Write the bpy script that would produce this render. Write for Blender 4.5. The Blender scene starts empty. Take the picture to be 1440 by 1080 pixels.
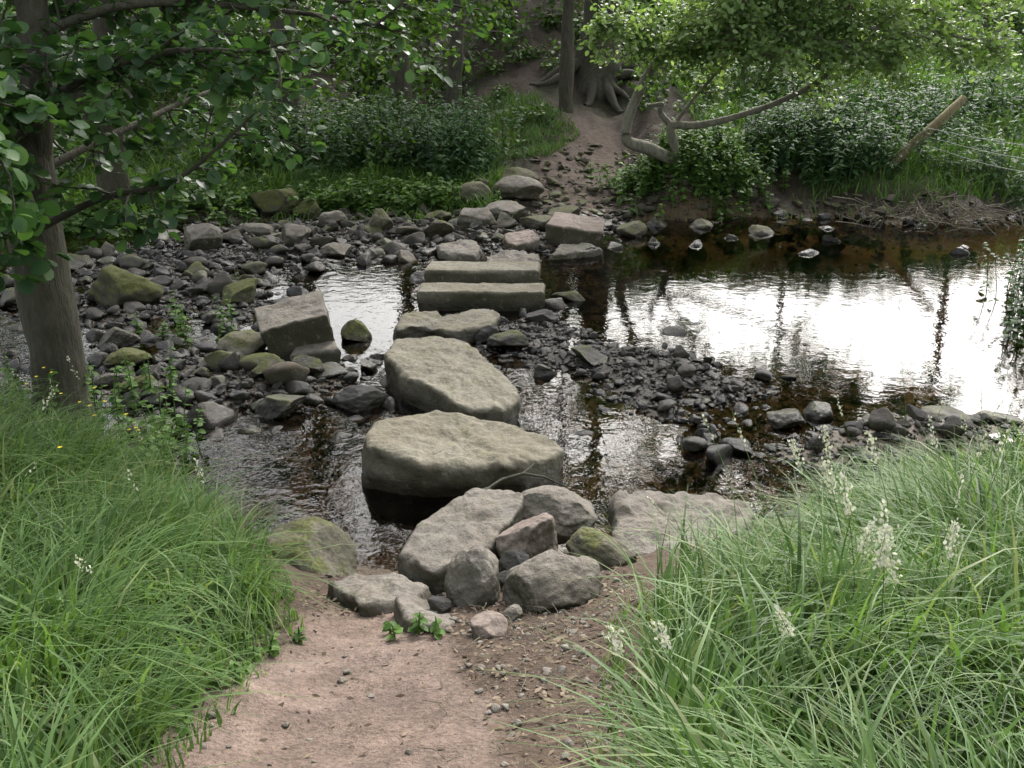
import bpy, bmesh, math, numpy as np
from mathutils import Vector, Matrix, Euler
rng=np.random.default_rng(7)
scene=bpy.context.scene
# ------------------------------------------------------------------ helpers
T3=rng.random((32,32,32))
def vn(p):
    i=np.floor(p); f=p-i; f=f*f*(3-2*f); i=i.astype(int)&31; j=(i+1)&31
    x0,y0,z0=i[:,0],i[:,1],i[:,2]; x1,y1,z1=j[:,0],j[:,1],j[:,2]
    fx,fy,fz=f[:,0],f[:,1],f[:,2]
    a=T3[x0,y0,z0]*(1-fx)+T3[x1,y0,z0]*fx; b=T3[x0,y1,z0]*(1-fx)+T3[x1,y1,z0]*fx
    c=T3[x0,y0,z1]*(1-fx)+T3[x1,y0,z1]*fx; d=T3[x0,y1,z1]*(1-fx)+T3[x1,y1,z1]*fx
    return ((a*(1-fy)+b*fy)*(1-fz)+(c*(1-fy)+d*fy)*fz)*2-1
def fbm(p,o=4):
    s=0;a=1
    for k in range(o): s=s+a*vn(p*(2**k)+k*7.3); a*=.5
    return s
def fb2(x,y,sc,o=3): 
    return fbm(np.stack([np.ravel(x)*sc,np.ravel(y)*sc,np.full(np.size(x),3.7)],1),o).reshape(np.shape(x))
def ss(a,b,x):
    t=np.clip((x-a)/(b-a),0,1); return t*t*(3-2*t)
def nrm(v): return v/np.maximum(np.linalg.norm(v,axis=-1,keepdims=True),1e-9)

class Bd:
    def __init__(s): s.V=[];s.F=[];s.M=[];s.n=0
    def add(s,V,F,m=0):
        if len(V)==0: return
        s.V.append(V);s.F.append(F+s.n);s.M.append(np.full(len(F),m));s.n+=len(V)
    def obj(s,name,mats,smooth=True):
        return mesh_np(name,np.concatenate(s.V),np.concatenate(s.F),mats,np.concatenate(s.M),smooth)
def mesh_np(name,V,F,mats,mi=None,smooth=True):
    me=bpy.data.meshes.new(name); k=F.shape[1]
    me.vertices.add(len(V)); me.vertices.foreach_set('co',np.ascontiguousarray(V,dtype=np.float32).ravel())
    me.loops.add(F.size); me.loops.foreach_set('vertex_index',np.ascontiguousarray(F,dtype=np.int32).ravel())
    me.polygons.add(len(F)); me.polygons.foreach_set('loop_start',np.arange(0,F.size,k,dtype=np.int32))
    me.update(calc_edges=True)
    for m in mats: me.materials.append(m)
    if mi is not None: me.polygons.foreach_set('material_index',np.asarray(mi,dtype=np.int32))
    me.polygons.foreach_set('use_smooth',np.full(len(F),smooth))
    me.update()
    o=bpy.data.objects.new(name,me); scene.collection.objects.link(o); return o

# ------------------------------------------------------------------ material helpers
def newmat(name):
    m=bpy.data.materials.new(name); m.use_nodes=True; nt=m.node_tree; nt.nodes.clear()
    return m,nt
def N(nt,t,**k):
    n=nt.nodes.new(t)
    for a,b in k.items(): setattr(n,a,b)
    return n
def ramp(nt,src,pts):
    r=N(nt,'ShaderNodeValToRGB'); e=r.color_ramp.elements
    while len(e)<len(pts): e.new(.5)
    for q,(p,c) in zip(e,pts): q.position=p; q.color=(*c,1) if len(c)==3 else c
    nt.links.new(src,r.inputs[0]); return r.outputs[0]
def noise(nt,vec,scale,detail=6,rough=.6):
    n=N(nt,'ShaderNodeTexNoise'); n.inputs['Scale'].default_value=scale; n.inputs['Detail'].default_value=detail; n.inputs['Roughness'].default_value=rough
    nt.links.new(vec,n.inputs['Vector']); return n.outputs['Fac']
def math_(nt,op,a,b=None,clamp=False):
    n=N(nt,'ShaderNodeMath',operation=op); n.use_clamp=clamp
    for i,q in enumerate((a,b)):
        if q is None: continue
        if isinstance(q,(int,float)): n.inputs[i].default_value=q
        else: nt.links.new(q,n.inputs[i])
    return n.outputs[0]
def mix(nt,f,a,b,bt='MIX'):
    n=N(nt,'ShaderNodeMix',data_type='RGBA',blend_type=bt)
    for i,q in ((0,f),(6,a),(7,b)):
        if isinstance(q,(int,float)): n.inputs[i].default_value=q
        elif isinstance(q,tuple): n.inputs[i].default_value=(*q,1)
        else: nt.links.new(q,n.inputs[i])
    return n.outputs[2]
def leafmat(name,stops,rough=.45,trans=.35,tcol=(1.2,1.25,.65),spec=.35):
    m,nt=newmat(name); L=nt.links
    g=N(nt,'ShaderNodeNewGeometry'); 
    r=math_(nt,'ADD',math_(nt,'MULTIPLY',g.outputs['Random Per Island'],.7),math_(nt,'MULTIPLY',noise(nt,g.outputs['Position'],1.3,1),.35))
    c=ramp(nt,r,stops)
    p=N(nt,'ShaderNodeBsdfPrincipled'); L.new(c,p.inputs['Base Color']); p.inputs['Roughness'].default_value=rough
    p.inputs['Specular IOR Level'].default_value=spec
    t=N(nt,'ShaderNodeBsdfTranslucent'); L.new(mix(nt,1.0,c,tcol,'MULTIPLY'),t.inputs[0])
    ms=N(nt,'ShaderNodeMixShader'); ms.inputs[0].default_value=trans
    L.new(p.outputs[0],ms.inputs[1]); L.new(t.outputs[0],ms.inputs[2])
    o=N(nt,'ShaderNodeOutputMaterial'); L.new(ms.outputs[0],o.inputs[0]); return m
def stonemat(name,c1,c2,c3,moss=0.0,wet=True,bump=.6,scale=1.0,vary=.5,wl=(.015,.07),mossy_some=0):
    m,nt=newmat(name); L=nt.links
    g=N(nt,'ShaderNodeNewGeometry'); pos=g.outputs['Position']
    n1=noise(nt,pos,5*scale,5,.68); n2=noise(nt,pos,42*scale,4,.75); n3=noise(nt,pos,2.2*scale,2)
    col=ramp(nt,n1,[(.3,c3),(.48,c2),(.66,c1)])
    col=mix(nt,.65,col,ramp(nt,n2,[(.3,(.3,.3,.3)),(.7,(1.2,1.2,1.2))]),'MULTIPLY')
    col=mix(nt,math_(nt,'MULTIPLY',ramp(nt,n3,[(.4,(0,0,0)),(.65,(1,1,1))]),.45),col,(c3[0]*1.1,c3[1]*1.05,c3[2]*.9))
    rp=g.outputs['Random Per Island']
    ri=ramp(nt,rp,[(0,(1-vary,1-vary,1-vary*.95)),(.3,(.85,.74,.62)),(.5,(1,.94,.86)),(.75,(.8,.82,.86)),(1,(1+vary*.8,1+vary*.72,1+vary*.6))])
    if vary>.3: col=mix(nt,1.0,col,ri,'MULTIPLY')
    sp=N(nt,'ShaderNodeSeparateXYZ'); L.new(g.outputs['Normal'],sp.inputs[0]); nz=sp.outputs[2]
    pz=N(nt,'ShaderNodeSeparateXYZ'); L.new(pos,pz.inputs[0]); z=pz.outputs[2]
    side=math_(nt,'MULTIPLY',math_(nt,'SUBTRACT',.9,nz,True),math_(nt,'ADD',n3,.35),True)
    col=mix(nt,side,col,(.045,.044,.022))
    lic=ramp(nt,noise(nt,pos,14*scale,3),[(.6,(0,0,0)),(.68,(1,1,1))])
    col=mix(nt,math_(nt,'MULTIPLY',lic,.3),col,(c1[0]*1.15,c1[1]*1.15,c1[2]*1.1))
    if moss!=0:
        mm=math_(nt,'ADD',n1,math_(nt,'MULTIPLY',nz,.22 if moss>0 else .1))
        if mossy_some: mm=math_(nt,'ADD',mm,math_(nt,'MULTIPLY',math_(nt,'SUBTRACT',rp,mossy_some),.5))
        t0=.78-moss*.35 if moss>0 else -moss
        mk=ramp(nt,mm,[(t0,(0,0,0)),(t0+.12,(.9,.9,.9) if moss>0 else (.7,.7,.7))])
        col=mix(nt,mk,col,ramp(nt,n2,[(.35,(.03,.036,.008)),(.65,(.11,.118,.02))]))
    p=N(nt,'ShaderNodeBsdfPrincipled')
    if wet:
        w=math_(nt,'ADD',z,math_(nt,'MULTIPLY',math_(nt,'SUBTRACT',n3,.5),.12))
        wm=ramp(nt,w,[(wl[0],(1,1,1)),(wl[1],(0,0,0))])
        col=mix(nt,math_(nt,'MULTIPLY',wm,.85),col,mix(nt,1.0,col,(.22,.2,.17),'MULTIPLY'))
        L.new(math_(nt,'SUBTRACT',.85,math_(nt,'MULTIPLY',wm,.63)),p.inputs['Roughness'])
    else: p.inputs['Roughness'].default_value=.88
    L.new(col,p.inputs['Base Color']); p.inputs['Specular IOR Level'].default_value=.4
    b=N(nt,'ShaderNodeBump'); b.inputs['Strength'].default_value=bump; b.inputs['Distance'].default_value=.03
    L.new(math_(nt,'ADD',n1,math_(nt,'MULTIPLY',n2,.4)),b.inputs['Height']); L.new(b.outputs[0],p.inputs['Normal'])
    o=N(nt,'ShaderNodeOutputMaterial'); L.new(p.outputs[0],o.inputs[0]); return m
def barkmat(name,c1,c2,sc=1.0):
    m,nt=newmat(name); L=nt.links
    g=N(nt,'ShaderNodeNewGeometry'); mp=N(nt,'ShaderNodeMapping'); mp.inputs['Scale'].default_value=(1,1,.3); L.new(g.outputs['Position'],mp.inputs[0])
    n1=noise(nt,mp.outputs[0],18*sc,5,.7); n2=noise(nt,g.outputs['Position'],3,3)
    col=ramp(nt,n1,[(.3,c2),(.65,c1)]); col=mix(nt,math_(nt,'MULTIPLY',n2,.6),col,(.06,.07,.03))
    p=N(nt,'ShaderNodeBsdfPrincipled'); L.new(col,p.inputs['Base Color']); p.inputs['Roughness'].default_value=.9
    b=N(nt,'ShaderNodeBump'); b.inputs['Strength'].default_value=1; b.inputs['Distance'].default_value=.04; L.new(n1,b.inputs['Height']); L.new(b.outputs[0],p.inputs['Normal'])
    o=N(nt,'ShaderNodeOutputMaterial'); L.new(p.outputs[0],o.inputs[0]); return m

M_grass=leafmat('grass_blades',[(.1,(.037,.073,.02)),(.4,(.086,.158,.045)),(.75,(.137,.23,.07)),(.97,(.30,.29,.16))],.5,.42,spec=.25)
M_fgrass=leafmat('bank_grass',[(.1,(.045,.09,.022)),(.5,(.088,.17,.038)),(.9,(.15,.25,.065))],.55,.4,spec=.2)
M_leaf=leafmat('alder_leaves',[(.1,(.020,.050,.018)),(.5,(.045,.105,.032)),(.9,(.09,.175,.048))],.4,.4,spec=.35)
M_leafd=leafmat('wood_leaves',[(.1,(.018,.043,.010)),(.5,(.048,.10,.021)),(.9,(.105,.185,.036))],.5,.42,spec=.25)
M_leafb=leafmat('hawthorn_leaves',[(.1,(.09,.165,.05)),(.5,(.18,.28,.09)),(.9,(.30,.40,.18))],.4,.45,spec=.4)
M_nettle=leafmat('nettle_leaves',[(.1,(.027,.063,.024)),(.5,(.054,.113,.042)),(.9,(.09,.168,.065))],.55,.35,spec=.2)
M_litter=leafmat('litter_leaves',[(.1,(.04,.027,.016)),(.5,(.11,.075,.045)),(.9,(.24,.19,.13))],.8,.1,(1,1,1))
M_seed=leafmat('seed_husks',[(.1,(.35,.37,.25)),(.9,(.7,.7,.58))],.7,.35,(1,1,.9))
M_yel=leafmat('buttercup_petals',[(.1,(.7,.55,.02)),(.9,(.8,.65,.03))],.4,.2,(1,1,.6))
M_bark=barkmat('bark',(.085,.072,.056),(.018,.015,.011))
M_barkp=barkmat('pale_bark',(.33,.31,.25),(.12,.11,.075))
M_twig=barkmat('dry_twig',(.26,.22,.17),(.10,.075,.055))
M_wood=barkmat('post_wood',(.33,.27,.15),(.15,.12,.06),2)
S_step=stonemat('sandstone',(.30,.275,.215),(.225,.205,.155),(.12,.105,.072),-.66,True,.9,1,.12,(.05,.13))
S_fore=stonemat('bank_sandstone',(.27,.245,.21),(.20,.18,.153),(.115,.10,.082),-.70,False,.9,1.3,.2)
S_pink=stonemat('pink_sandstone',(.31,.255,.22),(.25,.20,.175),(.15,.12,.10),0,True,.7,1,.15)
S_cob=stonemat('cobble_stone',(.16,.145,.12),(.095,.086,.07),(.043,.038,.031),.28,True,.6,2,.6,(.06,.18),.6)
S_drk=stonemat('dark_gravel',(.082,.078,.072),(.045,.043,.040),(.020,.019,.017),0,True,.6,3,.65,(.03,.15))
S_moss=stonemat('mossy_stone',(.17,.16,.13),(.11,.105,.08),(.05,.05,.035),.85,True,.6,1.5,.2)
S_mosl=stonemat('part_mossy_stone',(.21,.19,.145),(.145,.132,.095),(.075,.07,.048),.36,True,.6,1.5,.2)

# ------------------------------------------------------------------ terrain
def yN(x): return np.interp(x,[-40,-8,-6,-3.4,-2.3,-1.6,-1.0,-.6,-.2,.6,1.2,2,3,4,5,6,8,40],[10,8.2,7.2,6.3,5.5,4.85,4.35,4.2,4.42,4.65,4.75,5.1,5.5,6.3,8.4,10.8,12.3,20])
def yF(x): return np.interp(x,[-40,-6,-3,-1,.3,1,2,3,5,6,8,40],[14,14,14.2,14.0,13.5,13.4,14.3,14.6,14.4,13.9,14.6,23])
def g2(x,y,cx,cy,rx,ry,a=0):
    c,s=math.cos(a),math.sin(a); u=(x-cx)*c+(y-cy)*s; v=-(x-cx)*s+(y-cy)*c
    return np.exp(-(u/rx)**2-(v/ry)**2)
def H(x,y):
    x=np.asarray(x,float); y=np.asarray(y,float)
    n1=fb2(x,y,.9); wob=n1*.12
    d=yN(x)-y+wob; e=y-yF(x)+wob*2+.25*fb2(x,y+3,1.6)*ss(1.5,2.5,x)
    wg=1-np.exp(-((x+.15)/.9)**2)
    zp=np.interp(d,[0,.4,1,2.8,5,30],[0,.12,.36,.95,1.15,1.3])
    zg=np.interp(d,[0,.25,.8,2.8,5,30],[0,.14,.38,.95,1.2,1.4])
    zn=zp*(1-wg)+zg*wg
    zc=np.interp(e,[0,1,3,5,7,9,12,16,30],[0,.15,.45,.95,1.6,2.5,3.8,4.6,5])
    zr=np.interp(e,[0,.5,1.3,4,8,12,14,30],[0,.25,.6,1.2,2.1,3.5,3.8,3.9])
    zl=np.interp(e,[0,1,3,5,8,12,16,30],[0,.2,.45,.7,1.4,2.7,3.4,3.8])
    w=ss(1.9,2.6,x); w2=ss(-1.6,-.6,x)
    zf=(zl*(1-w2)+zc*w2)*(1-w)+zr*w
    zf=zf+.35*g2(x,y,2.8,15.2,.8,.8)
    dd=np.minimum(-d,-e)
    bed=-.15-.14*g2(x,y,3.8,10.3,2.6,3.2)-.1*g2(x,y,-.9,5.2,1.3,.45)
    bed=bed+.21*g2(x,y,1.0,7.6,2.2,1.05,-.95)+.17*g2(x,y,-3.6,10.2,2.6,3.0)+.2*g2(x,y,-1.2,13.2,3.0,1.2)+.15*g2(x,y,-2.0,7.0,1.3,.9)+.24*g2(x,y,2.8,5.95,1.0,.42,.35)+.12*g2(x,y,.3,12.3,1,.8)
    bed=bed-.08*g2(x,y,-1.6,9.9,.6,1.1)-.08*g2(x,y,-2.6,10.6,.9,.3)+.045*fb2(x,y,2.2)
    z=np.where(d>0,zn,np.where(e>0,zf,bed*ss(0,.45,dd)))
    z=z+.022*fb2(x,y,4)*(.7+.3*wg)+.008*fb2(x,y,17)
    z=z+np.where(e>0,(.05*fb2(x,y,1.7)+.10*fb2(x,y,.8)*ss(4,7,e)+.04*fb2(x,y,5))*ss(0,1,e),0)
    return z
def axis(parts):
    a=[np.arange(p,q,s) for p,q,s in parts]; return np.concatenate(a+[[parts[-1][1]]])
xs=axis([(-600,-100,60),(-100,-30,8),(-30,-9,.6),(-9,-3.2,.1),(-3.2,3.2,.035),(3.2,9,.1),(9,30,.6),(30,100,8),(100,600,60)])
ys=axis([(-300,-40,40),(-40,-4,3),(-4,1,.3),(1,6.5,.035),(6.5,16,.07),(16,32,.18),(32,80,4),(80,600,60)])
X,Y=np.meshgrid(xs,ys); Z=H(X,Y)
V=np.stack([X.ravel(),Y.ravel(),Z.ravel()],1); nx,ny=len(xs),len(ys)
i=np.arange(ny-1)[:,None]*nx+np.arange(nx-1)[None,:]; i=i.ravel(); F=np.stack([i,i+1,i+1+nx,i+nx],1)
xl=lambda y: np.interp(y,[0,1.85,3.2,3.7,4.2,4.6,5.2,5.7,6.3],[-.98,-.95,-.92,-1.1,-1.35,-1.7,-2.35,-2.75,-5])
xr=lambda y: np.interp(y,[0,1.85,3,4,4.6,5.0,5.4,6,7.5,10],[.32,.32,.5,1.25,1.8,2.3,3.2,4.2,4.8,6])
x,y,z=V[:,0],V[:,1],V[:,2]
C=np.zeros((len(V),4)); C[:,3]=0
def put(c,w,wetv=None):
    for k in range(3): C[:,k]=C[:,k]*(1-w)+c[k]*w
d=yN(x)-y; e=y-yF(x)
nn=fb2(x,y,3.0); n5=fb2(x,y,1.1); n9=fb2(x,y,7)
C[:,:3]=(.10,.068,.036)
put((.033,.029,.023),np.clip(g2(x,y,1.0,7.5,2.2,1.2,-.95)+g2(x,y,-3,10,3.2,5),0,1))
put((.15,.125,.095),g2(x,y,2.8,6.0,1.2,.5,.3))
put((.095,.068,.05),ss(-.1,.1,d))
near=ss(-.1,.1,d)
xp0=np.interp(y,[0,1.85,2.5,3.2,3.6],[-.95,-.95,-.92,-.85,-.7]); xp1=np.interp(y,[0,1.85,2.5,3.2,3.7],[.12,.02,-.14,-.26,-.4])
pth=ss(-.1,.08,x-xp0+nn*.06)*ss(-.06,.1,xp1-x+nn*.06)*ss(3.75,3.45,y)
put((.232,.175,.148),pth*near)
put((.16,.118,.096),ss(.1,.6,n5+.4*n9)*pth*near*.8)
put((.045,.05,.022),near*np.maximum(ss(0,.2,xl(y)-x+nn*.06),ss(0,.2,x-xr(y)+nn*.06)))
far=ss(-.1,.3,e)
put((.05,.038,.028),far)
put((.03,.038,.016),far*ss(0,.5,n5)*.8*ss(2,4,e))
pc=np.interp(y,[13,15,17,19,21,24],[.8,.9,1.3,1.6,1.3,.8]); 
fp=ss(.95,.5,np.abs(x-pc)+nn*.2)*far*ss(20.5,18.5,y)
put((.13,.10,.082),fp*.9)
put((.06,.09,.025),far*ss(4.4,5.0,x)*ss(.4,1.0,e))
put((.06,.09,.025),far*ss(3.2,4.0,x)*ss(1.2,2.0,e))
put((.05,.07,.02),far*ss(-.4,-1.2,x)*ss(.3,1,e)*ss(5,3.5,e))
wet=np.where((d<0)&(e<0),1.0,0.0); wet=np.maximum(wet,ss(.25,0,d)*(d>=0)); wet=np.maximum(wet,ss(1.0,0,e)*(e>=0)*.8)
C[:,3]=wet
M,nt=newmat('soil'); L=nt.links
at=N(nt,'ShaderNodeAttribute',attribute_name='soil'); g=N(nt,'ShaderNodeNewGeometry'); pos=g.outputs['Position']
n1=noise(nt,pos,9,5,.65); n2=noise(nt,pos,60,4,.7); n3=noise(nt,pos,2.5,3)
col=mix(nt,.6,at.outputs['Color'],ramp(nt,n1,[(.3,(.5,.48,.45)),(.7,(1.35,1.33,1.3))]),'MULTIPLY')
col=mix(nt,.7,col,ramp(nt,n2,[(.3,(.4,.4,.4)),(.7,(1.4,1.4,1.4))]),'MULTIPLY')
col=mix(nt,.5,col,ramp(nt,n3,[(.3,(.7,.7,.72)),(.7,(1.2,1.2,1.15))]),'MULTIPLY')
p=N(nt,'ShaderNodeBsdfPrincipled'); L.new(col,p.inputs['Base Color'])
L.new(math_(nt,'SUBTRACT',.95,math_(nt,'MULTIPLY',at.outputs['Alpha'],.45)),p.inputs['Roughness']); p.inputs['Specular IOR Level'].default_value=.3
b=N(nt,'ShaderNodeBump'); b.inputs['Strength'].default_value=1; b.inputs['Distance'].default_value=.04
L.new(math_(nt,'ADD',n1,math_(nt,'MULTIPLY',n2,.35)),b.inputs['Height']); L.new(b.outputs[0],p.inputs['Normal'])
o=N(nt,'ShaderNodeOutputMaterial'); L.new(p.outputs[0],o.inputs[0])
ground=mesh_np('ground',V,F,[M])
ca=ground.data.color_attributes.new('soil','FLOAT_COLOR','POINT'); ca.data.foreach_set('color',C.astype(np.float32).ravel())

# ------------------------------------------------------------------ water
M,nt=newmat('stream_water'); L=nt.links
g=N(nt,'ShaderNodeNewGeometry'); pos=g.outputs['Position']
sx=N(nt,'ShaderNodeSeparateXYZ'); L.new(pos,sx.inputs[0])
rif=ramp(nt,math_(nt,'ADD',math_(nt,'MULTIPLY',sx.outputs[0],.25),.5),[(.25,(.30,.30,.30)),(.75,(.13,.13,.13))])
nA=noise(nt,pos,6,3,.5); nB=noise(nt,pos,20,2,.5)
hgt=math_(nt,'MULTIPLY',math_(nt,'ADD',nA,math_(nt,'MULTIPLY',nB,.22)),rif)
b=N(nt,'ShaderNodeBump'); b.inputs['Strength'].default_value=1; b.inputs['Distance'].default_value=.018; L.new(hgt,b.inputs['Height'])
fr=N(nt,'ShaderNodeFresnel'); fr.inputs['IOR'].default_value=1.40; L.new(b.outputs[0],fr.inputs['Normal'])
gl=N(nt,'ShaderNodeBsdfGlossy'); gl.inputs['Roughness'].default_value=.02; L.new(b.outputs[0],gl.inputs['Normal'])
tr=N(nt,'ShaderNodeBsdfTransparent'); tr.inputs[0].default_value=(.66,.53,.34,1)
ms=N(nt,'ShaderNodeMixShader'); L.new(fr.outputs[0],ms.inputs[0]); L.new(tr.outputs[0],ms.inputs[1]); L.new(gl.outputs[0],ms.inputs[2])
o=N(nt,'ShaderNodeOutputMaterial'); L.new(ms.outputs[0],o.inputs[0])
wx=np.linspace(-40,40,41); wy=np.linspace(3.6,24,21); WX,WY=np.meshgrid(wx,wy)
i=(np.arange(20)[:,None]*41+np.arange(40)[None,:]).ravel()
mesh_np('stream_water',np.stack([WX.ravel(),WY.ravel(),0*WX.ravel()],1),np.stack([i,i+1,i+42,i+41],1),[M])

# ------------------------------------------------------------------ rocks
def ico(s):
    bm=bmesh.new(); bmesh.ops.create_icosphere(bm,subdivisions=s,radius=1)
    v=np.array([q.co[:] for q in bm.verts]); f=np.array([[w.index for w in q.verts] for q in bm.faces]); bm.free(); return v,f
ICO={s:ico(s) for s in (2,3,5,6)}
def rockshape(s,seed,ncut=9,dmin=.5,dmax=.85,rough=.09):
    r=np.random.default_rng(seed); v,f=ICO[s]; p=v.copy()
    for k in range(ncut):
        n=r.normal(size=3); n/=np.linalg.norm(n); dd=r.uniform(dmin,dmax)
        q=p@n-dd; p=p-np.maximum(q,0)[:,None]*n*.93
    m=np.abs(p).max(0); p=p/m
    p=p*(1+rough*fbm(p*1.6+seed*3.1,3)[:,None])
    if s>=5: p=p*(1+.022*fbm(p*7+seed,3)[:,None])
    return p,f
hero=[]
def boulder(name,x,y,w,dp,h,mat,seed,rot=0,zc=None,tilt=(0,0),ncut=9,dmin=.5,dmax=.85,lod=5,sink=.3):
    p,f=rockshape(lod,seed,ncut,dmin,dmax)
    p=p*np.array([w/2,dp/2,h/2]); R=np.array(Euler((tilt[0],tilt[1],rot)).to_matrix()); p=p@R.T
    if zc is None: zc=float(H(np.array([x]),np.array([y]))[0])+h*(.5-sink)
    hero.append((x,y,max(w,dp)/2))
    o=mesh_np(name,p,f,[mat]); o.location=(x,y,zc); return o
def slab(name,out,z0,z1,mat,tilt=(0,0),rd=.05,rough=.02,smoothc=True,rot=None,seed=0,bulge=.02,under=0):
    P=np.array(out,float); n=len(P); K=240
    if smoothc:
        t=np.linspace(0,n,K,endpoint=False); i=t.astype(int); f=(t-i)[:,None]
        a,b_,c_,d_=P[(i-1)%n],P[i%n],P[(i+1)%n],P[(i+2)%n]
        O=.5*((2*b_)+(-a+c_)*f+(2*a-5*b_+4*c_-d_)*f*f+(-a+3*b_-3*c_+d_)*f**3)
        O=.5*O+.5*(b_*(1-f)+c_*f)
    else:
        t=np.linspace(0,n,K,endpoint=False); i=t.astype(int); f=(t-i)[:,None]; O=P[i%n]*(1-f)+P[(i+1)%n]*f
    c=O.mean(0); D=O-c; R=np.linalg.norm(D,axis=1,keepdims=True)
    rings=[]
    for k in np.linspace(0,1,14): rings.append((-bulge*math.sin(math.pi*k)+ (1-k)*(.03+under),z0+(z1-rd-z0)*k))
    for a in np.linspace(0,math.pi/2,7)[1:]: rings.append((rd*(1-math.cos(a)),z1-rd+rd*math.sin(a)))
    Vs=[]
    for ins,zz in rings:
        q=c+D*(1-ins/R); Vs.append(np.column_stack([q,np.full(K,zz)]))
    last=c+D*(1-rd/R)
    for s in np.linspace(1,0.002,26)[1:]:
        Vs.append(np.column_stack([c+(last-c)*s,np.full(K,z1)]))
    V=np.concatenate(Vs); m=len(Vs)
    wgt=np.clip((V[:,2]-z0)/(z1-z0),0,1)
    V[:,2]+=wgt*(tilt[0]*(V[:,0]-c[0])+tilt[1]*(V[:,1]-c[1]))
    q=V*3+seed*5.3
    V=V+rough*np.stack([fbm(q,5),fbm(q+11,5),.45*fbm(q+23,5)],1)
    V[:,2]+=.3*rough*fbm(V*14+seed,3)*wgt
    a=(np.arange(m-1)[:,None]*K+np.arange(K)[None,:]); b2=(np.arange(m-1)[:,None]*K+(np.arange(K)[None,:]+1)%K)
    F=np.stack([a.ravel(),b2.ravel(),(b2+K).ravel(),(a+K).ravel()],1)
    cc=np.array([c[0],c[1],z0]); V=V-cc
    if rot is not None: V=V@np.array(Euler(rot).to_matrix()).T
    o=mesh_np(name,V,F,[mat]); o.location=cc
    ext=np.abs(D).max(0); hero.append((c[0],c[1],ext.max()*.8)); return o
# stepping stones
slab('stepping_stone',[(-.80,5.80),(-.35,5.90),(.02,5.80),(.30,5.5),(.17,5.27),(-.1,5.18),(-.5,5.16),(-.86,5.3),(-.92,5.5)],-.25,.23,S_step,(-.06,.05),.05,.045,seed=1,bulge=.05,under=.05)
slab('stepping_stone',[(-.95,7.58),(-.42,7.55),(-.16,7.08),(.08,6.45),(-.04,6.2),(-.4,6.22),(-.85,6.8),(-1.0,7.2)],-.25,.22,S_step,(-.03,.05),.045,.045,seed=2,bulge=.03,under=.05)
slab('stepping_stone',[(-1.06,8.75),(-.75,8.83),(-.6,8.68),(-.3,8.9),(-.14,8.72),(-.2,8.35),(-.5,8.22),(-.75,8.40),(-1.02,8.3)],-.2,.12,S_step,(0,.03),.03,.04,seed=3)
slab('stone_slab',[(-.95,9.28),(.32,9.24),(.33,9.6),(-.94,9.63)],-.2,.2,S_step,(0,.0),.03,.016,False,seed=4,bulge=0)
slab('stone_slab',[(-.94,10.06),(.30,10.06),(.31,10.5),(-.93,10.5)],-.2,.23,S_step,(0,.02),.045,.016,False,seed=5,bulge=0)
slab('flat_rock',[(-.95,11.95),(-.5,12.15),(-.36,11.9),(-.40,11.55),(-.75,11.55)],-.1,.10,S_fore,(-.05,.10),.04,.05,seed=6)
slab('flat_rock',[(-.30,11.5),(.0,11.62),(.3,11.4),(.34,11.15),(.05,11.02),(-.25,11.12)],-.1,.09,S_fore,(.04,.08),.03,.05,seed=7)
slab('flat_rock',[(-.1,12.4),(.25,12.5),(.34,12.1),(.0,11.95)],-.1,.16,S_pink,(.05,.1),.04,.04,seed=8)
slab('flat_rock',[(.45,11.6),(1.0,11.75),(1.1,11.95),(.6,12.0)],-.1,.09,S_fore,(.02,.06),.03,.05,seed=9)
slab('cut_stone_block',[(.42,12.35),(1.15,12.15),(1.22,12.75),(.55,12.95)],.02,.3,S_pink,(0,.02),.03,.02,False,rot=(.10,.06,0),seed=10,bulge=0)
slab('cut_stone_block',[(-1.98,7.62),(-1.46,7.74),(-1.55,8.28),(-2.12,8.14)],-.12,.42,S_fore,(0,0),.025,.025,False,rot=(.18,-.2,.05),seed=11,bulge=0)
slab('cut_stone_block',[(-1.82,7.5),(-1.42,7.55),(-1.5,7.85),(-1.84,7.8)],-.12,.16,S_fore,(.05,.1),.04,.02,False,seed=12,bulge=0)
# near bank rocks
slab('flat_rock',[(-.54,3.96),(-.42,4.25),(-.2,4.56),(.03,4.5),(.06,4.3),(-.08,4.02),(-.34,3.78)],.02,.36,S_fore,(.12,-.02),.025,.045,seed=21,bulge=.02)
boulder('boulder',.21,4.42,.48,.4,.28,S_fore,22,rot=-.2,zc=.27,ncut=5,dmin=.7,lod=6)
boulder('boulder',.10,4.0,.34,.26,.34,S_pink,23,rot=.5,zc=.34,tilt=(.3,-.2),ncut=12,lod=6)
slab('flat_rock',[(.48,4.25),(.55,4.55),(.9,4.66),(1.22,4.58),(1.2,4.38),(1.0,4.22),(.8,4.0),(.52,4.05)],.0,.27,S_fore,(-.05,.06),.04,.06,seed=14,bulge=.04,under=.06)
boulder('boulder',.45,3.90,.42,.26,.22,S_mosl,25,rot=-.5,zc=.32,tilt=(0,.3),lod=6)
boulder('boulder',-.155,3.5,.25,.3,.36,S_fore,26,rot=.2,zc=.42,tilt=(-.25,0),ncut=5,dmin=.75,lod=6)
boulder('boulder',.165,3.42,.38,.36,.30,S_fore,27,rot=.5,zc=.47,tilt=(.1,-.15),ncut=5,dmin=.75,lod=6)
boulder('boulder',-.085,3.02,.16,.16,.13,S_pink,28,rot=.2,zc=.54,ncut=5,dmin=.75,lod=5)
boulder('boulder',-.29,3.34,.1,.1,.09,S_drk,29,zc=.43)
boulder('boulder',.02,3.78,.16,.14,.12,S_drk,32,zc=.36)
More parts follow.
